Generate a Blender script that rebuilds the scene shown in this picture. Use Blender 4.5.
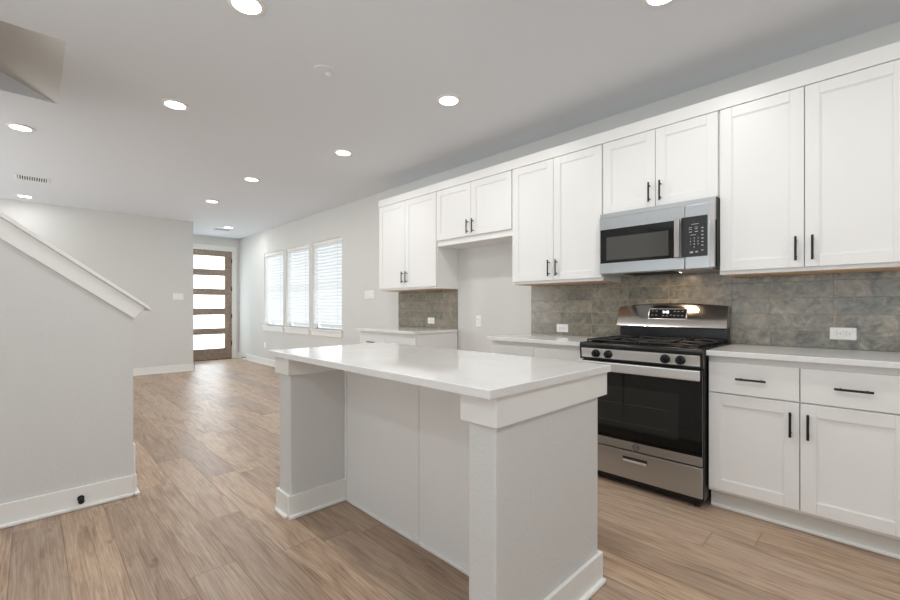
import bpy, bmesh, math, random
from mathutils import Vector, Matrix
random.seed(7)
S = bpy.context.scene
for _o in list(bpy.data.objects): bpy.data.objects.remove(_o)
COL = S.collection

# ---------------------------------------------------------------- camera, sky, exposure
F_PX = 426.66; YAW = 45.549
cam_d = bpy.data.cameras.new('camera'); cam = bpy.data.objects.new('camera', cam_d); COL.objects.link(cam)
cam_d.sensor_fit = 'HORIZONTAL'; cam_d.sensor_width = 36.0; cam_d.lens = F_PX/900*36.0
cam_d.shift_y = 7.53/900; cam_d.clip_start = .05
cam.location = (0, -3.403, 1.159); cam.rotation_euler = (math.radians(90), 0, math.radians(YAW))
S.camera = cam
S.view_settings.view_transform = 'Standard'; S.view_settings.look = 'None'
S.view_settings.gamma = 1.0; S.view_settings.use_curve_mapping = False
S.view_settings.exposure = 0.0
S.cycles.max_bounces = 14; S.cycles.diffuse_bounces = 9; S.cycles.glossy_bounces = 6; S.cycles.transmission_bounces = 8
S.cycles.use_denoising = True
S.cycles.sample_clamp_indirect = 6.0
W = bpy.data.worlds.new('sky'); S.world = W; W.use_nodes = True
_bg = W.node_tree.nodes['Background']; _bg.inputs[0].default_value = (.90, .95, 1.0, 1); _bg.inputs[1].default_value = .9

def area(name, loc, rot, sx, sy, power, col=(1, 1, 1), spread=180, portal=False):
    l = bpy.data.lights.new(name, 'AREA'); l.shape = 'RECTANGLE'; l.size = sx; l.size_y = sy
    l.energy = power; l.color = col; l.spread = math.radians(spread)
    if portal: l.cycles.is_portal = True
    o = bpy.data.objects.new(name, l); COL.objects.link(o); o.location = loc; o.rotation_euler = rot
    return o
R90 = math.pi/2
CEIL = 2.73
BACK = -6.6; RIGHT = 3.4
DAY = (.95, .985, 1.0)
# daylight through the glazed openings behind the camera
UP = math.radians(50)   # added upward tilt of the window light, to brighten the ceiling
area('daylight_back_window', (-.4, BACK-.02, 1.30), (R90+UP, 0, 0), 4.6, 1.5, 66, DAY, 130)
area('daylight_side_window', (RIGHT+.02, -3.3, 1.45), (R90+UP, 0, R90), 2.6, 1.2, 22, DAY, 130)
area('fill_far_end', (-6.7, BACK-.02, 1.35), (R90+math.radians(25), 0, 0), 3.4, 1.7, 78, DAY, 150)  # added fill that brightens the far end through a made-up opening
# the sky seen through the front windows and the glazed door
area('daylight_front_windows', (-7.37, .50, 1.35), (-R90-math.radians(15), 0, 0), 3.6, 1.9, 75, (.97, .985, 1))
area('daylight_entry_door', (-10.52, -.6, 1.27), (R90, 0, -R90), .8, 2.1, 75, (.93, .97, 1))

# ---------------------------------------------------------------- materials
def lin(c):
    c = [x/255 for x in c]
    return tuple(x/12.92 if x <= .04045 else ((x+.055)/1.055)**2.4 for x in c) + (1,)
class NT:
    def __init__(s, name):
        s.m = bpy.data.materials.new(name); s.m.use_nodes = True; s.t = s.m.node_tree
        s.b = s.t.nodes['Principled BSDF']; s.out = s.t.nodes['Material Output']
    def n(s, typ, **kw):
        k = s.t.nodes.new(typ)
        for a, v in kw.items(): setattr(k, a, v)
        return k
    def link(s, a, b): s.t.links.new(a, b)
    def val(s, sock, v):
        if isinstance(v, (int, float, tuple)): sock.default_value = v
        else: s.link(v, sock)
    def math(s, op, a, b=0, c=None):
        k = s.n('ShaderNodeMath', operation=op); s.val(k.inputs[0], a); s.val(k.inputs[1], b)
        if c is not None: s.val(k.inputs[2], c)
        return k.outputs[0]
    def mix(s, f, a, b, mode='MIX'):
        k = s.n('ShaderNodeMix', data_type='RGBA', blend_type=mode)
        s.val(k.inputs[0], f); s.val(k.inputs[6], a); s.val(k.inputs[7], b)
        return k.outputs[2]
    def pos(s): return s.n('ShaderNodeNewGeometry').outputs['Position']
    def obj(s): return s.n('ShaderNodeTexCoord').outputs['Object']
    def sep(s, v):
        k = s.n('ShaderNodeSeparateXYZ'); s.link(v, k.inputs[0]); return k.outputs
    def comb(s, x, y, z):
        k = s.n('ShaderNodeCombineXYZ')
        for i, v in enumerate((x, y, z)): s.val(k.inputs[i], v)
        return k.outputs[0]
    def noise(s, vec, scale, detail=4, rough=.55, dist=0):
        k = s.n('ShaderNodeTexNoise'); s.link(vec, k.inputs['Vector'])
        k.inputs['Scale'].default_value = scale; k.inputs['Detail'].default_value = detail
        k.inputs['Roughness'].default_value = rough; k.inputs['Distortion'].default_value = dist
        return k.outputs[0]
    def white(s, vec):
        k = s.n('ShaderNodeTexWhiteNoise', noise_dimensions='3D'); s.link(vec, k.inputs['Vector']); return k.outputs
    def ramp(s, f, stops):
        k = s.n('ShaderNodeValToRGB'); e = k.color_ramp.elements
        while len(e) < len(stops): e.new(.5)
        for i, (p, c) in enumerate(stops): e[i].position = p; e[i].color = c
        s.val(k.inputs[0], f); return k.outputs[0]
    def bump(s, h, strength, dist=.002):
        k = s.n('ShaderNodeBump'); k.inputs['Strength'].default_value = strength; k.inputs['Distance'].default_value = dist
        s.link(h, k.inputs['Height']); s.link(k.outputs[0], s.b.inputs['Normal'])
def pm(name, rgb, rough=.5, metal=0, spec=.5, noise=None, bump=None, coat=0):
    t = NT(name); b = t.b
    c = lin(rgb); b.inputs['Base Color'].default_value = c
    b.inputs['Roughness'].default_value = rough; b.inputs['Metallic'].default_value = metal
    b.inputs['Specular IOR Level'].default_value = spec; b.inputs['Coat Weight'].default_value = coat
    if noise:
        f = t.noise(t.obj(), noise[0], 3)
        d = tuple(x*(1-noise[1]) for x in c[:3]) + (1,)
        t.link(t.mix(f, d, tuple(min(1, x*(1+noise[1])) for x in c[:3]) + (1,)), b.inputs['Base Color'])
    if bump: t.bump(t.noise(t.obj(), bump[0], 2), bump[1], bump[2] if len(bump) > 2 else .002)
    return t.m
M = {}
M['wall'] = pm('wall_paint', (214, 214, 211), .85, bump=(90, .25, .002), noise=(1.5, .01))
M['ceil'] = pm('ceiling_paint', (224, 228, 233), .9, bump=(70, .3, .002))
M['drywall'] = pm('textured_drywall_paint', (214, 214, 212), .75, bump=(75, .5, .003))
M['trim'] = pm('semi_gloss_trim_paint', (234, 234, 231), .35, noise=(3, .01))
M['cab'] = pm('white_cabinet_paint', (232, 232, 230), .38, noise=(2, .01))
M['cabgap'] = pm('cabinet_box_paint', (215, 213, 208), .5, noise=(2, .01))
M['raw'] = pm('raw_wood_veneer', (196, 165, 132), .6, noise=(12, .08))
M['black'] = pm('matte_black_metal', (24, 24, 25), .38, spec=.4, noise=(40, .1))
M['enamel'] = pm('black_enamel', (20, 20, 21), .28, noise=(9, .15))
M['iron'] = pm('cast_iron', (30, 30, 31), .5, bump=(220, .3, .001))
M['rubber'] = pm('black_rubber', (18, 18, 18), .7, noise=(30, .1))
M['plastic'] = pm('white_plastic', (240, 240, 238), .35, noise=(5, .01))
M['slot'] = pm('dark_slot', (60, 60, 60), .7, noise=(20, .05))
M['lightgrey'] = pm('printed_light_grey', (185, 185, 185), .5, noise=(20, .02))
M['hinge'] = pm('bronze_hinge_metal', (70, 60, 52), .4, .8, noise=(30, .1))
M['gap'] = pm('dark_gap_lining', (40, 40, 40), .8, noise=(20, .1))

def steel(name, rgb, rough):
    t = NT(name); b = t.b
    b.inputs['Metallic'].default_value = 1
    x, y, z = t.sep(t.obj())
    f = t.noise(t.comb(t.math('MULTIPLY', x, 2.0), y, t.math('MULTIPLY', z, 260)), 3, 2)
    c = lin(rgb)
    t.link(t.mix(f, tuple(v*.9 for v in c[:3])+(1,), c), b.inputs['Base Color'])
    t.link(t.math('MULTIPLY_ADD', f, .08, rough-.04), b.inputs['Roughness'])
    b.inputs['Anisotropic'].default_value = .6
    return t.m
M['steel'] = steel('brushed_stainless_steel', (189, 193, 195), .32)
M['satin'] = steel('satin_stainless_steel', (235, 235, 235), .5)
M['steel2'] = steel('polished_stainless_steel', (205, 200, 196), .17)

def black_glass(name, rgb, rough=.04):
    t = NT(name); t.b.inputs['Roughness'].default_value = rough
    f = t.noise(t.obj(), 6, 2); c = lin(rgb)
    t.link(t.mix(f, c, tuple(v*1.15 for v in c[:3])+(1,)), t.b.inputs['Base Color'])
    return t.m
M['bglass'] = black_glass('black_oven_glass', (9, 9, 9))
M['wglass'] = black_glass('oven_window_glass', (27, 27, 26))
M['mwglass'] = black_glass('microwave_window_mesh_glass', (70, 70, 68), .05)
M['keypad'] = black_glass('keypad_glass', (38, 38, 38), .25)

def quartz():
    t = NT('white_quartz'); p = t.pos()
    f = t.noise(p, 2.2, 8, .65, .8); v = t.ramp(f, [(.40, (1, 1, 1, 1)), (.5, (0, 0, 0, 1)), (.6, (1, 1, 1, 1))])
    sp = t.noise(p, 380, 1)
    a = t.mix(v, lin((224, 224, 222)), lin((229, 229, 228)))
    a = t.mix(t.ramp(sp, [(.62, (0, 0, 0, 1)), (.72, (1, 1, 1, 1))]), a, lin((221, 221, 219)))
    t.link(a, t.b.inputs['Base Color']); t.b.inputs['Roughness'].default_value = .06
    t.b.inputs['Specular IOR Level'].default_value = .6
    return t.m
M['quartz'] = quartz()

def planks():
    t = NT('oak_vinyl_planks'); x, y, z = t.sep(t.pos())
    w, L = .184, 1.22
    v = t.math('DIVIDE', t.math('ADD', y, 3.288), w); row = t.math('FLOOR', v); fv = t.math('FRACT', v)
    off = t.white(t.comb(row, 3.7, 1.3))[0]
    u = t.math('ADD', t.math('DIVIDE', x, L), t.math('MULTIPLY', off, 7)); colm = t.math('FLOOR', u); fu = t.math('FRACT', u)
    r = t.white(t.comb(row, colm, 5.5)); rv = r[0]
    rr = t.sep(r[1])
    gx = t.math('ADD', x, t.math('MULTIPLY', rr[0], 40)); gy = t.math('ADD', y, t.math('MULTIPLY', rr[1], 40))
    gv = t.comb(t.math('MULTIPLY', gx, .8), t.math('MULTIPLY', gy, 6.5), t.math('MULTIPLY', rr[2], 9))
    g1 = t.noise(gv, 2.2, 6, .6, 1.3)
    gf = t.comb(t.math('MULTIPLY', gx, 1.2), t.math('MULTIPLY', gy, 52), 0)
    g2 = t.noise(gf, 3.0, 4, .6, .3)
    # swirling growth rings
    wv = t.noise(gv, 1.2, 2, .5, .5)
    ring = t.math('ABSOLUTE', t.math('SINE', t.math('MULTIPLY', wv, 42)))
    c = t.ramp(g1, [(.34, lin((124, 95, 75))), (.46, lin((168, 141, 117))), (.56, lin((191, 167, 143))), (.68, lin((158, 140, 125)))])
    c = t.mix(t.math('MULTIPLY', t.math('POWER', ring, 6), .22), c, lin((120, 92, 74)))
    c = t.mix(.42, c, t.ramp(g2, [(.34, lin((98, 72, 55))), (.66, lin((210, 186, 160)))]))
    tone = t.ramp(rv, [(0, (.80, .77, .75, 1)), (.3, (.93, .92, .92, 1)), (.6, (1.03, 1.02, 1.0, 1)), (1, (1.13, 1.11, 1.08, 1))])
    c = t.mix(1.0, c, tone, 'MULTIPLY')
    c = t.mix(t.math('MULTIPLY', rr[2], .28), c, lin((164, 148, 138)))
    # scattered knots
    kn = t.noise(t.comb(t.math('MULTIPLY', gx, 2.0), t.math('MULTIPLY', gy, 6), 4), 2.4, 2)
    c = t.mix(t.ramp(kn, [(.72, (0, 0, 0, 1)), (.80, (.6, .6, .6, 1))]), c, lin((92, 70, 56)))
    dv = t.math('MULTIPLY', t.math('MINIMUM', fv, t.math('SUBTRACT', 1, fv)), w)
    du = t.math('MULTIPLY', t.math('MINIMUM', fu, t.math('SUBTRACT', 1, fu)), L)
    d = t.math('MINIMUM', dv, du)
    seam = t.ramp(t.math('MULTIPLY', d, 300), [(.35, (1, 1, 1, 1)), (.9, (0, 0, 0, 1))])
    c = t.mix(t.math('MULTIPLY', seam, .55), c, lin((92, 72, 60)))
    t.link(c, t.b.inputs['Base Color'])
    t.link(t.math('MULTIPLY_ADD', g2, .12, .34), t.b.inputs['Roughness'])
    t.b.inputs['Specular IOR Level'].default_value = .45
    h = t.math('SUBTRACT', t.math('MULTIPLY', g2, .25), seam); t.bump(h, .25, .001)
    return t.m
M['floor'] = planks()

def tiles():
    t = NT('glazed_stone_tile'); x, y, z = t.sep(t.pos())
    w, h = .305, .1016
    u = t.math('DIVIDE', t.math('ADD', x, .824), w); cu = t.math('FLOOR', u); fu = t.math('FRACT', u)
    v = t.math('DIVIDE', t.math('SUBTRACT', z, .9155), h); cv = t.math('FLOOR', v); fv = t.math('FRACT', v)
    r = t.white(t.comb(cu, cv, 2.2)); rr = t.sep(r[1])
    ox = t.math('ADD', x, t.math('MULTIPLY', rr[0], 30)); oz = t.math('ADD', z, t.math('MULTIPLY', rr[1], 30))
    pv = t.comb(ox, t.math('MULTIPLY', rr[2], 5), oz)
    n1 = t.noise(pv, 7, 9, .68, 1.2); n2 = t.noise(pv, 4, 5, .6, .6); n3 = t.noise(pv, 20, 7, .72, .9)
    c = t.ramp(n1, [(.38, lin((78, 82, 75))), (.47, lin((110, 114, 105))), (.55, lin((132, 130, 118))), (.64, lin((182, 174, 156)))])
    c = t.mix(t.ramp(n2, [(.51, (0, 0, 0, 1)), (.59, (.6, .6, .6, 1))]), c, lin((136, 122, 104)))
    c = t.mix(.42, c, t.ramp(n3, [(.38, lin((56, 60, 56))), (.62, lin((176, 169, 156)))]))
    # the run changes from taupe at the far end to grey green at the near end, tile by tile
    warm = t.ramp(t.math('MULTIPLY_ADD', cu, -.11, .25), [(0, (0, 0, 0, 1)), (.8, (.55, .55, .55, 1))])
    c = t.mix(warm, c, t.mix(n1, lin((104, 96, 84)), lin((172, 163, 146))))
    c = t.mix(1, c, t.ramp(rr[2], [(0, (.80, .82, .82, 1)), (1, (1.10, 1.08, 1.06, 1))]), 'MULTIPLY')
    d = t.math('MINIMUM', t.math('MULTIPLY', t.math('MINIMUM', fu, t.math('SUBTRACT', 1, fu)), w),
               t.math('MULTIPLY', t.math('MINIMUM', fv, t.math('SUBTRACT', 1, fv)), h))
    g = t.ramp(t.math('MULTIPLY', d, 250), [(.22, (1, 1, 1, 1)), (.5, (0, 0, 0, 1))])
    c = t.mix(t.math('MULTIPLY', g, .8), c, lin((158, 148, 130)))
    t.link(c, t.b.inputs['Base Color'])
    t.link(t.math('MULTIPLY_ADD', g, .5, .22), t.b.inputs['Roughness'])
    t.bump(t.math('SUBTRACT', t.math('MULTIPLY', n1, .3), g), .5, .0015)
    return t.m
M['tile'] = tiles()

def wood_door():
    t = NT('weathered_walnut_wood'); x, y, z = t.sep(t.pos())
    n = t.noise(t.comb(x, t.math('MULTIPLY', y, 8), t.math('MULTIPLY', z, 8)), 3, 5, .6, .6)
    t.link(t.ramp(n, [(.3, lin((122, 106, 94))), (.7, lin((160, 142, 126)))]), t.b.inputs['Base Color'])
    t.b.inputs['Roughness'].default_value = .5
    return t.m
M['door'] = wood_door()

def translucent(name, rgb, frac, rough=.4):
    t = NT(name); t.b.inputs['Roughness'].default_value = rough
    f = t.noise(t.obj(), 3, 2); c = lin(rgb)
    col = t.mix(f, tuple(v*.97 for v in c[:3])+(1,), c)
    t.link(col, t.b.inputs['Base Color'])
    tr = t.n('ShaderNodeBsdfTranslucent'); t.link(col, tr.inputs[0])
    mx = t.n('ShaderNodeMixShader'); mx.inputs[0].default_value = frac
    t.link(t.b.outputs[0], mx.inputs[1]); t.link(tr.outputs[0], mx.inputs[2]); t.link(mx.outputs[0], t.out.inputs[0])
    return t.m
M['slat'] = translucent('white_blind_slat', (238, 239, 240), .30)
M['frost'] = translucent('frosted_door_glass', (244, 248, 250), .75, .25)

def clear_glass():
    t = NT('clear_window_glass')
    tr = t.n('ShaderNodeBsdfTransparent'); tr.inputs[0].default_value = (.94, .96, .96, 1)
    gl = t.n('ShaderNodeBsdfGlossy'); gl.inputs['Roughness'].default_value = .02
    mx = t.n('ShaderNodeMixShader'); mx.inputs[0].default_value = .07; t.link(tr.outputs[0], mx.inputs[1]); t.link(gl.outputs[0], mx.inputs[2])
    t.link(mx.outputs[0], t.out.inputs[0]); return t.m
M['glass'] = clear_glass()

def emit(name, rgb, strength):
    t = NT(name); e = t.b.inputs
    e['Base Color'].default_value = (.9, .9, .9, 1); e['Emission Color'].default_value = rgb + (1,); e['Emission Strength'].default_value = strength
    return t.m
M['lamp'] = emit('downlight_lens', (1, .985, .95), 9.0)
M['cooklamp'] = emit('cooktop_lamp_lens', (1, .72, .45), 5.0)
M['digits'] = emit('lit_clock_digits', (.85, .92, 1), 4.0)

# ---------------------------------------------------------------- mesh helpers
class MB:
    """Collects boxes, bars and sheets in world metres, then links them as one mesh object."""
    def __init__(s): s.bm = bmesh.new()
    def _add(s, verts, faces):
        vs = [s.bm.verts.new(v) for v in verts]
        for f in faces:
            try: s.bm.faces.new([vs[i] for i in f])
            except ValueError: pass
        return vs
    def box(s, x0, x1, y0, y1, z0, z1, bev=0, seg=2):
        x0, x1 = sorted((x0, x1)); y0, y1 = sorted((y0, y1)); z0, z1 = sorted((z0, z1))
        vs = s._add([(x, y, z) for z in (z0, z1) for y in (y0, y1) for x in (x0, x1)],
                    [(0, 2, 3, 1), (4, 5, 7, 6), (0, 1, 5, 4), (2, 6, 7, 3), (0, 4, 6, 2), (1, 3, 7, 5)])
        if bev:
            ed = {e for v in vs for e in v.link_edges}
            bmesh.ops.bevel(s.bm, geom=list(ed), offset=bev, segments=seg, affect='EDGES', profile=.5)
        return s
    def prism(s, pts, axis, a, b, bev=0):
        """Outline pts in the two other axes, extruded along axis from a to b."""
        def P(p, t): return {'x': (t, p[0], p[1]), 'y': (p[0], t, p[1]), 'z': (p[0], p[1], t)}[axis]
        n = len(pts); v = [P(p, a) for p in pts] + [P(p, b) for p in pts]
        fs = [tuple(range(n)), tuple(range(2*n-1, n-1, -1))] + [(i, n+i, n+(i+1) % n, (i+1) % n) for i in range(n)]
        vs = s._add(v, fs)
        if bev:
            ed = {e for q in vs for e in q.link_edges}
            bmesh.ops.bevel(s.bm, geom=list(ed), offset=bev, segments=2, affect='EDGES', profile=.5)
        return s
    def cyl(s, p0, p1, r, r2=None, seg=20, bev=0):
        p0, p1 = Vector(p0), Vector(p1); d = p1-p0; r2 = r if r2 is None else r2
        q = d.to_track_quat('Z', 'Y').to_matrix()
        def ring(c, rr): return [tuple(c + q @ Vector((math.cos(2*math.pi*i/seg)*rr, math.sin(2*math.pi*i/seg)*rr, 0))) for i in range(seg)]
        rings = [(p0, r), (p1, r2)]
        if bev:
            e = d.normalized()*bev
            rings = [(p0, r-bev), (p0+e, r), (p1-e, r2), (p1, r2-bev)]
        v = []
        for c, rr in rings: v += ring(c, rr)
        k = len(rings); fs = [tuple(range(seg-1, -1, -1)), tuple(range((k-1)*seg, k*seg))]
        for j in range(k-1):
            fs += [(j*seg+i, j*seg+(i+1) % seg, (j+1)*seg+(i+1) % seg, (j+1)*seg+i) for i in range(seg)]
        s._add(v, fs); return s
    def tube(s, pts, r, seg=10):
        for a, b in zip(pts, pts[1:]): s.cyl(a, b, r, seg=seg)
        return s
    def lathe(s, c, prof, axis=(0, 0, 1), seg=40, close=True):
        q = Vector(axis).to_track_quat('Z', 'Y').to_matrix(); c = Vector(c); v = []
        for rr, hh in prof:
            v += [tuple(c + q @ Vector((math.cos(2*math.pi*i/seg)*rr, math.sin(2*math.pi*i/seg)*rr, hh))) for i in range(seg)]
        k = len(prof); fs = []
        for j in range(k-1):
            fs += [(j*seg+i, j*seg+(i+1) % seg, (j+1)*seg+(i+1) % seg, (j+1)*seg+i) for i in range(seg)]
        if close: fs += [tuple(range(seg-1, -1, -1)), tuple(range((k-1)*seg, k*seg))]
        s._add(v, fs); return s
    def frame(s, x0, x1, z0, z1, y0, y1, w, bev=0):
        """Rectangular ring in the xz plane."""
        s.box(x0, x0+w, y0, y1, z0, z1, bev); s.box(x1-w, x1, y0, y1, z0, z1, bev)
        s.box(x0+w, x1-w, y0, y1, z0, z0+w, bev); s.box(x0+w, x1-w, y0, y1, z1-w, z1, bev); return s
    def build(s, name, mat, parent=None, smooth=False, **tags):
        me = bpy.data.meshes.new(name); bmesh.ops.recalc_face_normals(s.bm, faces=s.bm.faces[:])
        if parent is not None: o0 = WL[parent.name]
        else:
            co = [v.co for v in s.bm.verts]
            o0 = Vector(((min(c.x for c in co)+max(c.x for c in co))/2, (min(c.y for c in co)+max(c.y for c in co))/2, min(c.z for c in co)))
        for v in s.bm.verts: v.co -= o0
        s.bm.to_mesh(me); s.bm.free()
        me.materials.append(M[mat])
        if smooth:
            for p in me.polygons: p.use_smooth = True
            me.set_sharp_from_angle(angle=math.radians(40))
        o = bpy.data.objects.new(name, me); COL.objects.link(o)
        if parent is not None: o.parent = parent; WL[o.name] = WL[parent.name].copy()
        else: o.location = o0; WL[o.name] = o0.copy()
        tag(o, **tags); return o
WL = {}
def tag(o, label=None, cat=None, group=None, kind=None):
    if label: o['label'] = label
    if cat: o['category'] = cat
    if group: o['group'] = group
    if kind: o['kind'] = kind
    return o
def empty(name, loc, **tags):
    o = bpy.data.objects.new(name, None); COL.objects.link(o); o.location = loc; o.empty_display_size = .1
    WL[o.name] = Vector(loc); return tag(o, **tags)
def text(name, body, size, loc, rot, mat, parent, depth=.0006, align='CENTER'):
    cu = bpy.data.curves.new(name, 'FONT'); cu.body = body; cu.size = size; cu.extrude = depth
    cu.align_x = align; cu.align_y = 'CENTER'
    tmp = bpy.data.objects.new(name+'_tmp', cu); COL.objects.link(tmp)
    bpy.context.view_layer.update()
    me = bpy.data.meshes.new_from_object(tmp.evaluated_get(bpy.context.evaluated_depsgraph_get()))
    bpy.data.objects.remove(tmp)
    me.transform(Matrix.Translation(Vector(loc)) @ rot.to_4x4())
    me.transform(Matrix.Translation(-WL[parent.name]))
    me.materials.clear(); me.materials.append(M[mat])
    o = bpy.data.objects.new(name, me); COL.objects.link(o); o.parent = parent; WL[o.name] = WL[parent.name].copy(); return o
def copy_tree(o, parent=None, d=Vector((0, 0, 0))):
    c = o.copy(); COL.objects.link(c); c.parent = parent
    if parent is None: c.location = o.location + Vector(d)
    for ch in [k for k in bpy.data.objects if k.parent == o]: copy_tree(ch, c)
    return c
def struct(mb, name, mat, parent=None, **k):
    return mb.build(name, mat, parent, **k, **({} if parent is not None else {'kind': 'structure'}))

# ---------------------------------------------------------------- room shell
XE = -10.4         # wall with the front door
KX0 = -3.26
XW2 = -8.9         # face of the closer wall left of the entry
struct(MB().box(XE-.2, RIGHT+.2, BACK-.2, .2, -.12, 0), 'floor', 'floor')
cb = MB()
cb.box(XE-.2, RIGHT+.2, -3.257, .2, CEIL, CEIL+.15)
cb.box(XE-.2, -4.47, BACK-.2, -3.257, CEIL, CEIL+.15)
cb.box(-3.39, RIGHT+.2, BACK-.2, -3.257, CEIL, CEIL+.15)
struct(cb, 'ceiling', 'ceil')
# stairwell opening above: side walls and the sloping soffit over the stairs
sw = MB()
sw.box(-4.62, -4.47, BACK-.2, -3.257, CEIL+.15, 4.4)
sw.box(-3.39, -3.24, BACK-.2, -3.257, CEIL+.15, 4.4)
struct(sw, 'wall_stairwell', 'wall')
struct(MB().prism([(-3.257, CEIL+.0), (BACK, CEIL+.0+.44*(-3.257-BACK)), (BACK, CEIL+.15+.44*(-3.257-BACK)), (-3.257, CEIL+.15)], 'x', -4.47, -3.39), 'ceiling_stairwell', 'wall')

# cabinet wall with three window openings, built from piers
WINX = [(-8.90, -7.98), (-7.845, -6.925), (-6.79, -5.84)]
WZ0, WZ1 = .80, 2.25
wb = MB(); WT = .14
wb.box(XE-.2, RIGHT+.2, 0, WT, 0, WZ0); wb.box(XE-.2, RIGHT+.2, 0, WT, WZ1, CEIL)
xs = [XE-.2] + [v for p in WINX for v in p] + [RIGHT+.2]
for i in range(0, len(xs), 2): wb.box(xs[i], xs[i+1], 0, WT, WZ0, WZ1)
struct(wb, 'wall_cabinets', 'wall')
# entry wall around the door
DY0, DY1, DZ = -1.061, -.147, 2.424
eb = MB()
eb.box(XE-.15, XE, DY1+.02, 0, 0, CEIL); eb.box(XE-.15, XE, -1.42, DY0-.02, 0, CEIL); eb.box(XE-.15, XE, DY0-.02, DY1+.02, DZ+.02, CEIL)
struct(eb, 'wall_entry', 'wall')
w2 = MB(); w2.box(XW2-.14, XW2, BACK, -1.28, 0, CEIL); w2.box(XE, XW2-.14, -1.42, -1.28, 0, CEIL)
struct(w2, 'wall_left', 'wall')
# walls behind the camera with glazed openings
bb = MB(); BX = [(-8.4, -6.8), (-6.6, -5.0), (-2.75, -1.35), (-1.15, .25), (.45, 1.85)]  # first two openings are unseen, added to let in far-end fill light
bb.box(XE-.2, RIGHT+.2, BACK-.14, BACK, 2.4, CEIL)
xs = [XE-.2] + [v for p in BX for v in p] + [RIGHT+.2]
for i in range(0, len(xs), 2): bb.box(xs[i], xs[i+1], BACK-.14, BACK, 0, 2.4)
for a, b in BX: bb.box(a, b, BACK-.14, BACK, 0, .15)
struct(bb, 'wall_back', 'wall')
rb = MB()
rb.box(RIGHT, RIGHT+.14, BACK, 0, 0, .55); rb.box(RIGHT, RIGHT+.14, BACK, 0, 2.35, CEIL)
rb.box(RIGHT, RIGHT+.14, BACK, -4.7, .55, 2.35); rb.box(RIGHT, RIGHT+.14, -1.9, 0, .55, 2.35)
struct(rb, 'wall_right', 'wall')
n = 4
for a, b in BX:
    r = empty(f'window_{n}', ((a+b)/2, BACK-.07, .15), kind='structure'); n += 1
    MB().frame(a, b, .15, 2.4, BACK-.10, BACK-.04, .05, .004).box(a+.05, b-.05, BACK-.09, BACK-.05, 1.24, 1.28).build('window_frame', 'trim', r)
r = empty('window_9', (RIGHT+.07, -3.3, .55), kind='structure')
q = MB()
for y0, y1, z0, z1 in ((-4.7, -4.65, .55, 2.35), (-1.95, -1.9, .55, 2.35), (-3.33, -3.27, .55, 2.35), (-4.7, -1.9, .55, .6), (-4.7, -1.9, 2.3, 2.35)):
    q.box(RIGHT+.04, RIGHT+.10, y0, y1, z0, z1)
q.build('window_frame', 'trim', r)

# added unseen full-height walls that keep window light out of the stairwell
struct(MB().box(KX0-.12, KX0, BACK, -3.95, 0, CEIL), 'wall_light_block_near', 'wall')
struct(MB().box(-4.59, -4.47, BACK, -3.95, 0, CEIL), 'wall_light_block_far', 'wall')
# ---- baseboards with their rounded shoe strip
def base_run(mb, p0, p1, nrm, h=.125, t=.015):
    """A board and shoe strip along the segment p0-p1 on the floor; nrm points into the room."""
    x0, y0 = p0; x1, y1 = p1; nx, ny = nrm
    def seg(tt, z0, z1, e=0, bev=.003):
        mb.box(min(x0, x1, x0+nx*tt, x1+nx*tt), max(x0, x1, x0+nx*tt, x1+nx*tt), min(y0, y1, y0+ny*tt, y1+ny*tt), max(y0, y1, y0+ny*tt, y1+ny*tt), z0, z1, bev)
    seg(t, 0, h); seg(t+.016, 0, .02, bev=.007)
q = MB(); base_run(q, (XE, 0), (-4.39, 0), (0, -1)); struct(q, 'baseboard_window_wall', 'trim')
q = MB(); base_run(q, (.102, 0), (RIGHT, 0), (0, -1)); struct(q, 'baseboard_cabinet_wall', 'trim')
q = MB(); base_run(q, (XW2, BACK), (XW2, -1.265), (1, 0)); base_run(q, (XE, -1.28), (XW2+.015, -1.28), (0, 1)); struct(q, 'baseboard_left_wall', 'trim')
q = MB(); base_run(q, (XE, -.05), (XE, 0), (1, 0)); struct(q, 'baseboard_entry', 'trim')

# ---- sloping stair knee wall with cap
KX = -3.26; KT = .12; KE = -2.953
def zc(y): return 1.635 + .76*(-3.521-y)          # underside of the cap on the room face
YB = -3.95
kw = MB().prism([(KE, 0), (KE, zc(KE)-.004), (YB, zc(YB)-.004), (YB, 0)], 'x', KX-KT, KX)
struct(kw, 'wall_stair_knee', 'drywall')
cp = MB().prism([(-2.865, zc(-2.865)), (-2.865-.012, zc(-2.865)+.030), (YB, zc(YB)+.030), (YB, zc(YB))], 'x', KX-KT-.045, KX+.04, .003)
struct(cp, 'trim_stair_cap', 'trim')
d = .115                                            # apron board under the cap
nx_ = .76*.05
ap = MB().prism([(-2.949, zc(-2.949)-d+.005), (-2.895, zc(-2.895)-.001), (YB, zc(YB)-.001), (YB, zc(YB)-d)], 'x', KX, KX+.018, .002)
struct(ap, 'trim_stair_apron', 'trim')
q = MB(); base_run(q, (KX, BACK), (KX, KE), (1, 0)); struct(q, 'baseboard_stair_wall', 'trim')
struct(MB().box(KX-KT, KX+.001, KE, KE+.012, .126, .31, .003).box(KX-KT, KX+.0152, KE+.0005, KE+.0165, 0, .1252, .003).box(KX-KT, KX+.031, KE+.0005, KE+.031, 0, .02, .007), 'trim_stair_end', 'trim')

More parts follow.
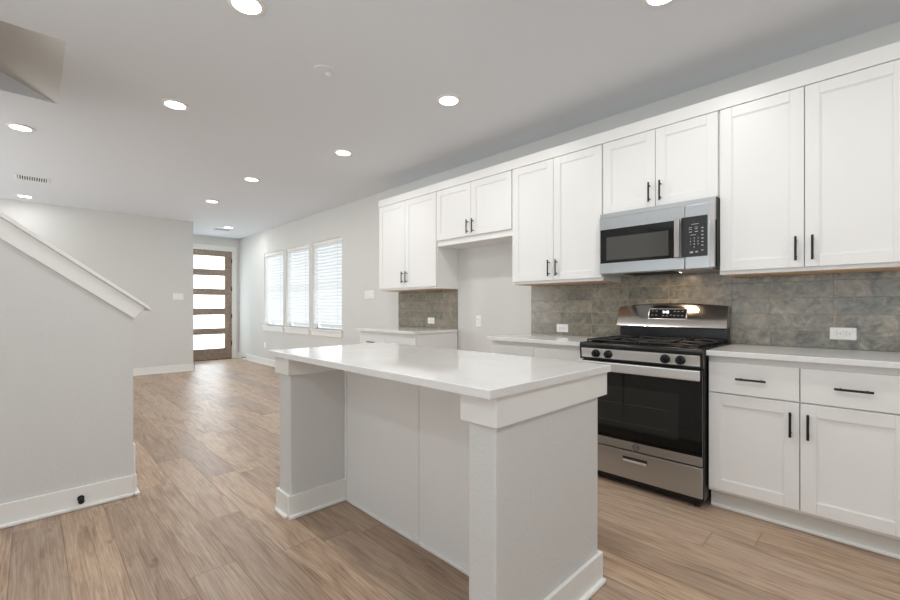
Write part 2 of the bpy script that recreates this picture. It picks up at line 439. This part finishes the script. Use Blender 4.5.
# ---------------------------------------------------------------- front door
r = empty('door_1', (XE, (DY0+DY1)/2, 0), kind='structure')
GT = [2.296, 1.866, 1.436, .998, .566]; GH = [.292, .293, .293, .298, .316]
q = MB(); XD0, XD1 = XE-.055, XE-.01
gy0, gy1 = DY0+.147, DY1-.147
q.box(XD0, XD1, DY0, gy0, .012, DZ, .003); q.box(XD0, XD1, gy1, DY1, .012, DZ, .003)
zz = [.012]
for t_, h_ in reversed(list(zip(GT, GH))): zz += [t_-h_, t_]
zz.append(DZ)
for i in range(0, len(zz), 2): q.box(XD0, XD1-.002, gy0, gy1, zz[i], zz[i+1], .002)
q.build('door_frame', 'door', r)
for t_, h_ in zip(GT, GH): MB().box(XE-.038, XE-.030, gy0-.003, gy1+.003, t_-h_-.003, t_+.003).build('glass_pane', 'frost', r)
for hz in (2.215, 1.58, .966, .352): MB().cyl((XE-.002, DY1+.006, hz-.05), (XE-.002, DY1+.006, hz+.05), .011, seg=12).box(XE-.012, XE-.006, DY1-.02, DY1+.03, hz-.05, hz+.05).build('hinge', 'hinge', r)
lk = MB().cyl((XE-.01, DY0+.07, 1.0), (XE+.005, DY0+.07, 1.0), .03).cyl((XE, DY0+.07, 1.0), (XE+.055, DY0+.07, 1.0), .011).cyl((XE+.045, DY0+.07, 1.0), (XE+.045, DY0+.19, 1.0), .009)
lk.build('door_handle', 'black', r)
q = MB()
q.box(XE-.09, XE+.018, DY1, DY1+.088, 0, DZ, .003); q.box(XE-.09, XE+.018, DY0-.088, DY0, 0, DZ, .003); q.box(XE-.09, XE+.018, DY0-.088, DY1+.088, DZ, DZ+.11, .003)
q.build('door_casing', 'trim', r)
MB().box(XE-.1, XE+.01, DY0, DY1, 0, .012).build('threshold', 'hinge', r)

# ---------------------------------------------------------------- front windows and their blinds
BL = ['white slatted blind in the window nearest the front door', 'white slatted blind in the middle one of the three windows', 'white slatted blind in the window nearest the kitchen cabinets']
for i, (a, b) in enumerate(WINX):
    r = empty(f'window_{i+1}', ((a+b)/2, .1, WZ0), kind='structure')
    MB().frame(a, b, WZ0, WZ1, .09, .135, .022, .003).box(a+.045, b-.045, .095, .13, 1.50, 1.54, .003).build('window_frame', 'trim', r)
    MB().box(a+.022, b-.022, .111, .115, WZ0+.022, WZ1-.022).build('glass_pane', 'glass', r)
    MB().box(a-.03, b+.03, -.035, .09, WZ0-.022, WZ0, .004).build('window_sill', 'trim', r)
    MB().box(a-.018, b+.018, -.016, 0, WZ0-.105, WZ0-.022, .003).build('window_apron', 'trim', r)
    t = empty('window_blind', ((a+b)/2, .035, WZ0), label=BL[i], cat='blind', group='slatted blinds in the front windows')
    MB().box(a+.006, b-.006, .008, .06, WZ1-.055, WZ1-.002, .003).build('headrail', 'trim', t)
    q = MB(); z = WZ1-.075
    while z > WZ0+.115:
        c_, s_ = math.cos(math.radians(58)), math.sin(math.radians(58)); hw = .029
        q.prism([(.036-hw*c_, z-hw*s_), (.036-hw*c_-.002, z-hw*s_+.0015), (.036+hw*c_-.002, z+hw*s_+.0015), (.036+hw*c_, z+hw*s_)], 'x', a+.010, b-.010)
        z -= .054
    q.build('slats', 'slat', t)
    MB().box(a+.010, b-.010, .012, .056, WZ0+.075, WZ0+.093, .003).build('bottom_rail', 'trim', t)
    for cx in (a+.14, b-.14): MB().box(cx-.0015, cx+.0015, .0085, .010, WZ0+.08, WZ1-.05).build('ladder_cord', 'lightgrey', t)
    MB().cyl((a+.07, .004, WZ1-.05), (a+.07, .004, WZ1-.75), .004, seg=8).build('tilt_wand', 'plastic', t)

# ---------------------------------------------------------------- kitchen cabinets
def shaker(mb, x0, x1, z0, z1, yf, th=.02, rail=.062, rec=.007):
    """Door slab with a recessed centre panel; yf is the front face."""
    yb = yf+th
    mb.box(x0, x0+rail, yf, yb, z0, z1, .0018); mb.box(x1-rail, x1, yf, yb, z0, z1, .0018)
    mb.box(x0+rail, x1-rail, yf, yb, z0, z0+rail, .0018); mb.box(x0+rail, x1-rail, yf, yb, z1-rail, z1, .0018)
    mb.box(x0+rail-.004, x1-rail+.004, yf+rec, yb-.002, z0+rail-.004, z1-rail+.004)
    # small bead stepping down to the panel
    a, b, c, d_ = x0+rail, x1-rail, z0+rail, z1-rail; w = .006
    mb.frame(a-.001, b+.001, c-.001, d_+.001, yf+.0035, yb-.004, w)
    return mb
def bar_pull(parent, x, z, yf, L, vertical):
    """Slim black bar on two posts."""
    mb = MB(); s = .030; h = L/2; pz = h*.68
    if vertical:
        mb.cyl((x, yf-s, z-h), (x, yf-s, z+h), .0058, seg=14, bev=.0012)
        for q_ in (-pz, pz): mb.cyl((x, yf, z+q_), (x, yf-s, z+q_), .0045, seg=12)
    else:
        mb.cyl((x-h, yf-s, z), (x+h, yf-s, z), .0058, seg=14, bev=.0012)
        for q_ in (-pz, pz): mb.cyl((x+q_, yf, z), (x+q_, yf-s, z), .0045, seg=12)
    return mb.build('handle', 'black', parent, smooth=True)
G = .0022
YU = -.338; YB_ = -.615
def upper(x0, x1, zb, zt, mid, label, rail_z, bottom='raw', hz=1.49, hl=.135):
    t = empty('wall_cabinet', ((x0+x1)/2, -.16, zb), label=label, cat='cabinet', group='white wall cabinets')
    MB().box(x0+.0005, x1-.0005, YU+.0215, -.001, zb, zt, .001).build('cabinet_box', 'cab', t)
    if bottom: MB().box(x0+.02, x1-.02, YU+.035, -.016, zb-.004, zb+.004).build('bottom_panel', 'raw', t, label='unpainted pale wood underside')
    zd = rail_z
    for a, b, hx in ((x0+.006, mid-G, mid-.036), (mid+G, x1-.006, mid+.036)):
        dr = shaker(MB(), a, b, zd, zt-.006, YU).build('door', 'cab', t)
        bar_pull(dr, hx, hz, YU, hl, True)
    return t
ZT = 2.394
upper(-4.380, -3.335, 1.364, ZT, -3.862, 'two-door white wall cabinet at the far end, above the short tiled stretch', 1.386, hz=1.506)
upper(-3.335, -2.335, 1.806, ZT, -2.835, 'short two-door white wall cabinet over the empty fridge space', 1.865, bottom=None, hz=1.955)
upper(-2.335, -1.488, 1.364, ZT, -1.912, 'tall two-door white wall cabinet between the fridge space and the microwave', 1.386, hz=1.485)
upper(-1.488, -.726, 1.848, ZT, -1.107, 'short two-door white wall cabinet directly above the microwave', 1.856, bottom=None, hz=1.956)
upper(-.726, .100, 1.364, ZT, -.313, 'tall two-door white wall cabinet right of the microwave', 1.386, hz=1.489)
MB().box(-4.384, .104, YU-.003, YU+.0205, ZT-.002, 2.475, .0015).box(-4.384, -4.366, YU+.0205, -.001, ZT+.0005, 2.475).box(.086, .104, YU+.0205, -.001, ZT+.0005, 2.475).build('cabinet_fascia', 'cab', label='long flat white board running along the top of the wall cabinets', cat='trim board')

def base(x0, x1, mid, label, handles=True, toe_in=(0, 0)):
    t = empty('base_cabinet', ((x0+x1)/2, -.3, 0), label=label, cat='cabinet', group='white base cabinets')
    MB().box(x0, x1, YB_+.0215, -.013, .105, .884, .001).build('cabinet_box', 'cab', t)
    MB().box(x0+.0, x1, -.545, -.533, 0, .105).build('toe_kick', 'cabgap', t)
    MB().box(x0+.0, x1, -.560, -.545, 0, .02, .006).build('shoe_molding', 'trim', t)
    for a, b, hx in ((x0+.005, mid-G, mid-.036), (mid+G, x1-.005, mid+.034)):
        d1 = MB().box(a, b, YB_, YB_+.02, .678, .850, .002).build('drawer', 'cab', t)
        bar_pull(d1, (a+b)/2, .766, YB_, .137, False)
        d2 = shaker(MB(), a, b, .124, .671, YB_).build('door', 'cab', t)
        bar_pull(d2, hx, .560, YB_, .128, True)
    return t
base(-.7165, .100, -.303, 'white base cabinet right of the range, two drawers over two doors')
base(-2.350, -1.482, -1.914, 'white base cabinet left of the range, mostly behind the island')
base(-4.380, -3.341, -3.860, 'white base cabinet at the far end beyond the fridge space')
def counter(x0, x1, label):
    return MB().box(x0, x1, -.648, -.013, .885, .915, .003).build('countertop', 'quartz', label=label, cat='countertop', group='white kitchen countertops')
counter(-.7175, .115, 'white quartz countertop right of the range')
counter(-2.362, -1.4815, 'white quartz countertop between the fridge space and the range')
counter(-4.412, -3.330, 'short white quartz countertop at the far end, nearest the windows')
def splash(x0, x1, label): return MB().box(x0, x1, -.0115, -.001, .9155, 1.3595).build('tile_backsplash', 'tile', label=label, cat='backsplash')
splash(-4.41, -3.345, 'short taupe stone tile backsplash above the far countertop')
q = MB().box(-2.354, -1.490, -.0115, -.001, .9155, 1.3595).box(-1.4885, -.7275, -.0115, -.001, .9155, 1.60).box(-.726, .104, -.0115, -.001, .9155, 1.3595)
q.build('tile_backsplash', 'tile', label='long grey green stone tile backsplash behind the range', cat='backsplash')

# ---------------------------------------------------------------- island
I0, I1, IY0, IY1 = -2.466, -.817, -2.437, -1.642
MB().box(I0, I1, IY0, IY1, .885, .915, .003).build('countertop', 'quartz', label='long white quartz countertop lying on the kitchen island', cat='countertop', group='white kitchen countertops')
t = empty('kitchen_island', ((I0+I1)/2, -2.0, 0), label='large white kitchen island with two thick end walls and an open knee space', cat='island')
XLa, XLb = -2.435, -2.292; XRa, XRb = -.968, -.850; PY0, PY1 = -2.37, -1.69; BY = -2.045
for a, b in ((XLa, XLb), (XRa, XRb)):
    PY0 = -2.387 if a == XLa else -2.37
    MB().box(a, b, PY0, PY1, 0, .790, .008, 3).build('end_wall', 'drywall', t)
    MB().box(a-.018, b+.018, PY0-.018, PY1+.045, .787, .885, .002).build('apron', 'trim', t)
for a, b, inner in ((XLa, XLb, 1), (XRa, XRb, -1)):
    q = MB(); PY0 = -2.387 if a == XLa else -2.37
    base_run(q, (a, PY0), (b, PY0), (0, -1))
    if inner == 1: base_run(q, (b, PY0-.015), (b, BY-.004), (1, 0)); base_run(q, (a, PY0-.015), (a, PY1+.015), (-1, 0))
    else: base_run(q, (a, PY0-.015), (a, BY-.004), (-1, 0)); base_run(q, (b, PY0-.015), (b, PY1+.015), (1, 0))
    base_run(q, (a, PY1), (b, PY1), (0, 1))
    q.build('baseboard', 'trim', t)
XM = -1.602
MB().box(XLb, XRa, BY+.012, PY1, .10, .884).box(XLb, XRa, BY+.012, PY1-.06, 0, .10).build('cabinet_box', 'cabgap', t)
for a, b in ((XLb+.0225, XM-.0018), (XM+.0018, XRa-.001)):
    MB().box(a, b, BY, BY+.011, .0, .884, .0012).build('back_panel', 'cab', t)
MB().box(XLb+.0005, XLb+.021, BY-.006, BY+.011, 0, .884, .002).build('corner_strip', 'trim', t)
MB().box(XLb+.034, XM+.006, BY-.016, BY-.0002, 0, .020, .006).box(XM+.010, XRa-.034, BY-.016, BY-.0002, 0, .020, .006).build('shoe_molding', 'trim', t)
for a, b in ((XLb+.004, XM), (XM, XRa-.004)):
    shaker(MB(), a+.004, b-.004, .115, .87, PY1+.0, th=.02).build('door', 'cab', t)

# ---------------------------------------------------------------- gas range
RX0, RX1 = -1.478, -.7205; RXC = (RX0+RX1)/2
t = empty('gas_range', (RXC, -.36, 0), label='stainless steel gas range with black glass oven door and four black knobs', cat='range')
q = MB().box(RX0+.004, RX1-.004, -.655, -.02, .045, .884, .003); q.build('body', 'enamel', t)
for fx in (RX0+.05, RX1-.05):
    for fy in (-.62, -.08): MB().cyl((fx, fy, 0), (fx, fy, .046), .018, seg=14).build('foot', 'rubber', t)
# cooktop pan with a raised rim
q = MB(); q.box(RX0, RX1, -.665, -.075, .884, .903, .004)
q.prism([(-.700, .888), (-.702, .908), (-.694, .921), (-.665, .924), (-.655, .904), (-.655, .888)], 'x', RX0, RX1, .003)
q.box(RX0, RX0+.02, -.665, -.06, .90, .922, .004); q.box(RX1-.02, RX1, -.665, -.06, .90, .922, .004)
q.build('cooktop', 'enamel', t, smooth=True)
# front control panel
MB().prism([(-.655, .810), (-.690, .810), (-.698, .888), (-.655, .888)], 'x', RX0, RX1, .002).build('front_frame', 'enamel', t)
q = MB().prism([(-.688, .822), (-.6935, .822), (-.7005, .884), (-.690, .884)], 'x', RX0+.014, RX1-.014, .0015)
q.build('control_panel', 'satin', t)
for i, kx in enumerate((-1.357, -1.272, -.920, -.836)):
    k = MB().lathe((kx, -.694, .853), [(.012, 0), (.027, .001), (.027, .008), (.0235, .013), (.0215, .030), (.019, .033), (.001, .033)], axis=(0, -1, -.09), seg=28)
    k.build('knob', 'black', t, smooth=True)
    kb = bpy.data.objects[[o.name for o in bpy.data.objects if o.name.startswith('knob')][-1]]
    MB().box(kx-.0045, kx+.0045, -.738, -.700, .832, .872, .002).build('grip', 'black', kb)
# oven door
dr = MB().box(RX0+.006, RX1-.006, -.682, -.660, .252, .800, .004).build('oven_door', 'enamel', t)
MB().box(RX0+.006, RX1-.006, -.686, -.681, .306, .742, .0015).build('door_glass', 'bglass', dr)
MB().box(RX0+.10, RX1-.128, -.6868, -.6858, .375, .650).build('oven_window', 'wglass', dr, label='smoked see-through oven window')
rk = MB()
for i in range(2):
    rk.box(RX0+.13, RX1-.185, -.6876, -.6869, .42+.004*i*30, .4225+.004*i*30)
rk.build('rack_lines', 'slot', dr)
MB().box(RX0+.006, RX1-.006, -.687, -.681, .252, .304, .0015).build('door_trim', 'steel', dr)
q = MB().box(RX0+.008, RX1-.004, -.742, -.728, .744, .803, .005)
q.box(RX0+.03, RX0+.06, -.729, -.682, .755, .79, .003); q.box(RX1-.06, RX1-.03, -.729, -.682, .755, .79, .003)
q.build('handle', 'satin', dr)
MB().box(RX0+.03, RX0+.30, -.684, -.6815, .776, .782).box(RX0+.42, RX0+.68, -.684, -.6815, .776, .782).build('vent_slots', 'gap', dr)
# round maker's badge
lg = MB().lathe((-1.098, -.687, .278), [(.0165, 0), (.0205, 0), (.0205, .0012), (.0165, .0012)], axis=(0, -1, 0), seg=32, close=False)
lg.build('badge', 'slot', dr)
RX = Matrix.Rotation(R90, 3, 'X')
text('badge_letters', 'GE', .023, (-1.098, -.6875, .278), RX, 'slot', dr)
# storage drawer
dw = MB().box(RX0+.006, RX1-.006, -.684, -.662, .066, .243, .004)
dwo = dw.build('storage_drawer', 'steel', t)
MB().box(-1.183, -1.030, -.6850, -.6835, .176, .208, .0004).build('handle_recess', 'gap', dwo)
MB().box(-1.180, -1.033, -.692, -.684, .175, .190, .003).build('pull_lip', 'satin', dwo, label='bright curved pull lip')
MB().box(RX0+.03, RX1-.03, -.64, -.60, .02, .062).build('kick_plate', 'rubber', t)
# burners and grates
for bx, by, br in ((-1.30, -.53, .048), (-.895, -.53, .055), (-1.30, -.23, .040), (-.895, -.23, .044)):
    b_ = MB().lathe((bx, by, .9035), [(br+.012, 0), (br+.010, .010), (br, .012), (br, .018), (br-.004, .021), (.001, .022)], seg=32).build('burner', 'iron', t, smooth=True)
for gx0, gx1 in ((RX0+.035, RXC-.012), (RXC+.012, RX1-.035)):
    g = MB(); r_ = .006; z0 = .938; ya, yb = -.645, -.105
    cxm = (gx0+gx1)/2
    def bar(p, q2): g.cyl(p, q2, r_, seg=8)
    cs = [(gx0, ya), (gx1, ya), (gx1, yb), (gx0, yb)]
    for i in range(4): bar((*cs[i], z0), (*cs[(i+1) % 4], z0))
    bar((gx0, (ya+yb)/2, z0), (gx1, (ya+yb)/2, z0))
    for (px, py) in cs + [(gx0, (ya+yb)/2), (gx1, (ya+yb)/2)]: bar((px, py, z0), (px, py, .9035))
    for byc in (-.53, -.23):
        for k in range(4):
            an = math.pi/2*k
            ex = {0: gx1, 2: gx0}.get(k, cxm); ey = byc
            if k == 1: ey = yb if byc > -.4 else (ya+yb)/2
            if k == 3: ey = (ya+yb)/2 if byc > -.4 else ya
            ix, iy = cxm+.032*math.cos(an), byc+.032*math.sin(an)
            g.tube([(ex, ey, z0), (ex*.45+ix*.55, ey*.45+iy*.55, z0+.009), (ix, iy, z0+.006)], r_, 8)
        for k in range(4):
            an = math.pi/4+math.pi/2*k
            ix, iy = cxm+.055*math.cos(an), byc+.055*math.sin(an)
            ex, ey = cxm+.135*math.cos(an), byc+.125*math.sin(an)
            g.tube([(ex, ey, z0-.001), (ix, iy, z0+.005)], r_*.85, 8)
    g.build('grate', 'iron', t, smooth=True)
# back guard
MB().box(RX0+.008, RX1-.016, -.072, -.02, .90, 1.03, .002).build('backguard_riser', 'enamel', t)
def ztop(x): return 1.166+.024*(1-((x-RXC)/.385)**2)
def yface(z): return -.122+(z-1.018)*.34
q = MB(); N = 24; rows = []
def edge_in(x): return 0
prof = lambda x: [(-.028, 1.022), (-.112, 1.014), (-.121, 1.020), (yface(ztop(x)-.012), ztop(x)-.012), (yface(ztop(x))+.012, ztop(x)), (-.028, ztop(x)-.002)]
vs = []
for i in range(N+1):
    x = RX0+.002+(RX1-RX0-.016)*i/N
    vs.append([q.bm.verts.new((x, a, b)) for a, b in prof(x)])
for i in range(N):
    for j in range(6): q.bm.faces.new([vs[i][j], vs[i+1][j], vs[i+1][(j+1) % 6], vs[i][(j+1) % 6]])
q.bm.faces.new(vs[0]); q.bm.faces.new(vs[N][::-1])
bgd = q.build('backguard', 'steel2', t, smooth=True)
for px in (RX0+.07, RX0+.24, RX1-.24, RX1-.07): MB().box(px-.014, px+.014, -.108, -.09, 1.006, 1.0145, .002).build('vent_tab', 'enamel', bgd)
TILT = Matrix.Rotation(R90-math.atan(.34)*1, 3, 'X')
def on_face(x0, x1, z0, z1, off, name, mat, par):
    return MB().prism([(yface(z0)-off, z0), (yface(z1)-off, z1), (yface(z1)+.004, z1), (yface(z0)+.004, z0)], 'x', x0, x1, .0004).build(name, mat, par)
DX0, DX1 = -1.238, -.986
on_face(DX0-.006, DX1+.006, 1.074, 1.152, .0012, 'display_bezel', 'steel2', bgd)
ds = on_face(DX0, DX1, 1.080, 1.146, .0022, 'display', 'bglass', bgd)
RF = Matrix.Rotation(R90, 3, 'X') @ Matrix.Rotation(-math.atan(.34), 3, 'X')
def ft(body, size, x, z, mat, nm): return text(nm, body, size, (x, yface(z)-.003, z), Matrix.Rotation(R90-math.atan(.34), 3, 'X'), mat, t)
ft('9:45', .026, DX0+.115, 1.125, 'digits', 'clock_digits')
for ix, iz in ((.022, .052), (.050, .052), (.022, .022), (.050, .022), (.098, .018), (.125, .018), (.152, .024), (.175, .05), (.20, .05), (.175, .02), (.20, .02), (.228, .05), (.228, .02)):
    x = DX0+ix; z = 1.080+iz; MB().prism([(yface(z)-.0028, z-.003), (yface(z+.003)-.0028, z+.003), (yface(z+.003)-.002, z+.003), (yface(z)-.002, z-.003)], 'x', x-.006, x+.006).build('touch_mark', 'lightgrey', t)

# ---------------------------------------------------------------- over-the-range microwave
MX0, MX1, MZ0, MZ1 = -1.480, -.731, 1.404, 1.815; MY = -.402
t = empty('microwave', ((MX0+MX1)/2, -.2, MZ0), label='stainless steel over-the-range microwave with black window and keypad', cat='microwave')
MB().box(-1.4865, -.7275, -.372, -.0125, MZ0+.004, 1.8475, .002).build('body', 'enamel', t)
MB().box(MX0, MX1, -.392, -.3725, MZ0+.30, 1.8465, .002).build('top_vent', 'steel', t)
SPL = -.902
dr = MB().box(MX0, SPL-.001, MY, -.3925, MZ0, MZ1, .005).build('microwave_door', 'steel', t)
MB().box(MX0+.008, -.957, MY-.002, MY+.002, 1.482, 1.728, .0015).build('door_glass', 'bglass', dr)
MB().box(MX0+.055, -1.000, MY-.0028, MY-.0018, 1.503, 1.668).build('window_screen', 'mwglass', dr, label='grey see-through mesh window')
q = MB().box(-.956, -.922, MY-.040, MY-.026, 1.478, 1.735, .006).box(-.948, -.930, MY-.030, MY, 1.485, 1.51, .003).box(-.948, -.930, MY-.030, MY, 1.70, 1.725, .003)
q.build('handle', 'steel2', dr)
lg = MB().lathe((-1.14, MY, 1.772), [(.011, 0), (.0125, 0), (.0125, .001), (.011, .001)], axis=(0, -1, 0), seg=28, close=False).build('badge', 'lightgrey', dr)
text('badge_letters', 'GE', .013, (-1.14, MY-.0005, 1.772), RX, 'lightgrey', dr)
sp = MB().box(SPL+.001, MX1, MY, -.3925, MZ0, MZ1, .005).build('side_panel', 'steel', t)
MB().box(MX1-.030, MX1, MY-.006, MY+.004, MZ0+.004, MZ1-.004, .004).build('edge_strip', 'steel2', sp, label='bright rounded edge strip')
kp = MB().box(-.922, -.772, MY-.003, MY+.002, 1.482, 1.738, .0012).build('keypad', 'keypad', sp)
yk = MY-.0036
def mark(x, z, w, h): MB().box(x-w/2, x+w/2, yk, yk+.0008, z-h/2, z+h/2).build('keypad_mark', 'lightgrey', sp)
for zr in (1.673, 1.662): 
    for xk in (-.868, -.834): mark(xk, zr-.005, .018, .003)
mark(-.842, 1.688, .042, .003)
for zr in (1.640,): 
    for xk in (-.868, -.834): mark(xk, zr, .018, .004)
mark(-.852, 1.620, .034, .003)
for k in range(6): mark(-.800, 1.660-.022*k, .011, .006)
mark(-.862, 1.510, .018, .010); mark(-.832, 1.512, .014, .008); mark(-.8, 1.52, .012, .005)
for i, ch in enumerate('1234567890'):
    cx_ = -.868+(i % 3)*.022 if i < 9 else -.846; cz_ = 1.598-(i//3)*.019 if i < 9 else 1.541
    text('keypad_digit', ch, .015, (cx_, yk, cz_), RX, 'lightgrey', sp)
text('keypad_clock', ':', .02, (-.85, yk, 1.712), RX, 'lightgrey', sp)
# underside: grille, filters and the lamp over the cooktop
MB().box(MX0+.16, MX1-.26, -.36, -.14, MZ0-.006, MZ0+.006, .002).build('grease_filter', 'gap', t, label='dark grease filter underneath')
MB().box(MX0+.02, MX1-.02, -.368, -.03, MZ0-.0015, MZ0+.006, .001).build('underside_panel', 'steel', t)
lm = MB().box(-1.06, -.99, -.22, -.17, MZ0-.0045, MZ0-.001, .001).build('cooktop_lamp', 'cooklamp', t, label='small warm lamp underneath')
lx = area('cooktop_lamp_light', (-1.025, -.195, MZ0-.012), (0, 0, 0), .07, .05, .8, (1, .68, .42)); lx.parent = t; lx.location = Vector((-1.025, -.195, MZ0-.012))-WL[t.name]

# ---------------------------------------------------------------- ceiling downlights, vents, cover plate
LIGHTS = [(-.78, -1.15, 'round recessed downlight at the top edge above the microwave cabinets'),
          (-2.31, -1.15, 'round recessed downlight just in front of the wall cabinets, right of the round cover plate'),
          (-3.84, -1.15, 'round recessed downlight near the far end of the wall cabinets'),
          (-2.31, -2.61, 'round recessed downlight above the island, at the top edge of the photo'),
          (-3.84, -2.61, 'round recessed downlight nearest the corner of the stairwell opening'),
          (-5.42, -1.48, 'round recessed downlight nearer one of the two midway along the ceiling towards the door'),
          (-6.95, -1.50, 'round recessed downlight farther one of the two midway along the ceiling towards the door'),
          (-5.27, -3.47, 'round recessed downlight at the left edge between stairwell opening and air vent'),
          (-8.48, -3.47, 'round recessed downlight at the left, close to the far wall beyond the air vent'),
          (-9.00, -.65, 'round recessed downlight beside the small vent in front of the entry door'),
          (-.78, -2.61, None), (.75, -1.15, None), (.75, -2.61, None), (-.78, -4.6, None), (.9, -4.6, None)]
for i, (x, y, lab) in enumerate(LIGHTS):
    if lab:
        t = empty('recessed_downlight', (x, y, CEIL), label=lab, cat='ceiling light', group='round recessed ceiling downlights')
        MB().lathe((x, y, CEIL), [(.066, -.004), (.070, -.010), (.080, -.010), (.092, -.003), (.093, 0), (.058, 0)], seg=44, close=False).build('trim_ring', 'trim', t, smooth=True)
        MB().lathe((x, y, CEIL), [(.072, -.0085), (.03, -.0095), (.001, -.010)], seg=44).build('lens', 'lamp', t, smooth=True)
    l = bpy.data.lights.new('downlight_light', 'AREA'); l.shape = 'DISK'; l.size = .12; l.energy = 2.6 if x < -8.4 and y < -3 else 7.2; l.color = (1, .992, .972)
    o = bpy.data.objects.new('downlight_light', l); COL.objects.link(o); o.location = (x, y, CEIL-.016)
    if lab: o.parent = t; o.location = (0, 0, -.016)

def vent(cx, cy, wx, wy, label, dark=False):
    t = empty('ceiling_vent', (cx, cy, CEIL), label=label, cat='vent')
    q = MB()
    x0, x1, y0, y1 = cx-wx/2, cx+wx/2, cy-wy/2, cy+wy/2; b = .022
    q.box(x0, x1, y0, y0+b, CEIL-.008, CEIL, .002); q.box(x0, x1, y1-b, y1, CEIL-.008, CEIL, .002)
    q.box(x0, x0+b, y0+b, y1-b, CEIL-.008, CEIL, .002); q.box(x1-b, x1, y0+b, y1-b, CEIL-.008, CEIL, .002)
    q.build('vent_frame', 'trim', t)
    MB().box(x0+b, x1-b, y0+b, y1-b, CEIL-.0015, CEIL-.0002).build('vent_backing', 'gap', t)
    s_ = MB(); yy = y0+b+.012
    while yy < y1-b-.006:
        s_.prism([(yy-.006, CEIL-.002), (yy+.003, CEIL-.010), (yy+.005, CEIL-.010), (yy-.004, CEIL-.002)], 'x', x0+b, x1-b); yy += .021
    s_.build('louvres', 'lightgrey' if dark else 'trim', t)
vent(-7.27, -3.395, .27, .30, 'white louvred air vent on the ceiling at the left edge')
vent(-9.30, -.66, .26, .30, 'small dark louvred vent on the ceiling in front of the entry door', True)
t = empty('ceiling_cover_plate', (-2.605, -2.02, CEIL), label='small round white cover plate on the ceiling above the island', cat='cover plate')
MB().lathe((-2.605, -2.02, CEIL), [(.068, 0), (.066, -.006), (.05, -.010), (.001, -.011)], seg=40).build('plate', 'ceil', t, smooth=True)
MB().lathe((-2.605, -1.985, CEIL-.011), [(.022, .001), (.022, -.004), (.016, -.008), (.001, -.009)], seg=24).build('sensor', 'plastic', t, smooth=True)

# ---------------------------------------------------------------- outlets and switches
def outlet_h(cx, cz, y, label, grp='outlets set in the tile backsplash'):
    t = empty('wall_outlet', (cx, y, cz-.035), label=label, cat='outlet', group=grp)
    MB().box(cx-.058, cx+.058, y-.006, y, cz-.0355, cz+.0355, .003).build('plate', 'plastic', t)
    for s in (-1, 1):
        f = MB().box(cx+s*.020-.016, cx+s*.020+.016, y-.0085, y-.005, cz-.0165, cz+.0165, .004).build('socket', 'plastic', t)
        m = MB()
        for dz in (-.006, .006): m.box(cx+s*.020-.009, cx+s*.020-.001, y-.0092, y-.0083, cz+dz-.0012, cz+dz+.0012)
        m.cyl((cx+s*.020+.008, y-.0083, cz), (cx+s*.020+.008, y-.0092, cz), .0028, seg=10)
        m.build('slots', 'slot', f)
outlet_h(-.172, 1.006, -.0115, 'white double outlet in the tiles right of the range')
outlet_h(-2.020, .975, -.0115, 'white double outlet in the tiles left of the range')
outlet_h(-3.775, 1.004, -.0115, 'white double outlet in the short far tile backsplash')
t = empty('wall_outlet', (-3.03, 0, .955), label='white upright outlet on the bare wall of the fridge space', cat='outlet')
MB().box(-3.065, -2.995, -.006, 0, .955, 1.072, .003).build('plate', 'plastic', t)
for zz_ in (.993, 1.034):
    f = MB().box(-3.046, -3.014, -.009, -.005, zz_-.016, zz_+.016, .004).build('socket', 'plastic', t)
    MB().box(-3.038, -3.035, -.0098, -.0088, zz_-.005, zz_+.005).box(-3.025, -3.022, -.0098, -.0088, zz_-.005, zz_+.005).build('slots', 'slot', f)
t = empty('wall_outlet', (-8.86, 0, .335), label='small white outlet low on the wall under the windows', cat='outlet')
MB().box(-8.895, -8.825, -.006, 0, .335, .45, .003).build('plate', 'plastic', t)
for zz_ in (.372, .413): MB().box(-8.876, -8.844, -.009, -.005, zz_-.016, zz_+.016, .004).build('socket', 'plastic', t)
t = empty('light_switch', (-5.09, 0, 1.285), label='wide white switch plate on the wall between windows and wall cabinets', cat='switch')
MB().box(-5.205, -4.975, -.006, 0, 1.285, 1.40, .003).build('plate', 'plastic', t)
for k in range(4): x = -5.159+.046*k; MB().box(x-.0165, x+.0165, -.010, -.005, 1.309, 1.376, .002).build('rocker', 'plastic', t)
t = empty('light_switch', (XW2, -1.52, 1.30), label='white switch plate on the far wall left of the entry door', cat='switch')
MB().box(XW2, XW2+.006, -1.60, -1.435, 1.30, 1.415, .003).build('plate', 'plastic', t)
for k in range(3): y = -1.5175+.046*(k-1); MB().box(XW2+.005, XW2+.010, y-.0165, y+.0165, 1.324, 1.391, .002).build('rocker', 'plastic', t)
# low door stops screwed to the baseboards
t = empty('door_stop', (KX+.015, -3.20, .03), label='black door stop on the baseboard of the stair wall', cat='door stop')
MB().lathe((KX+.015, -3.20, .062), [(.016, 0), (.016, .004), (.009, .008), (.009, .030)], axis=(1, 0, -.1), seg=20).build('base', 'black', t, smooth=True)
MB().lathe((KX+.043, -3.20, .059), [(.008, 0), (.014, .003), (.014, .018), (.010, .022), (.001, .022)], axis=(1, 0, -.35), seg=20).build('rubber_tip', 'rubber', t, smooth=True)
t = empty('door_stop', (-9.93, -.015, .03), label='small dark door stop on the baseboard near the entry door', cat='door stop')
MB().lathe((-9.93, -.015, .055), [(.014, 0), (.014, .005), (.006, .008), (.006, .06)], axis=(0, -1, 0), seg=16).build('base', 'black', t, smooth=True)
MB().lathe((-9.93, -.075, .055), [(.011, 0), (.012, .003), (.012, .018), (.001, .02)], axis=(0, -1, 0), seg=16).build('rubber_tip', 'rubber', t, smooth=True)
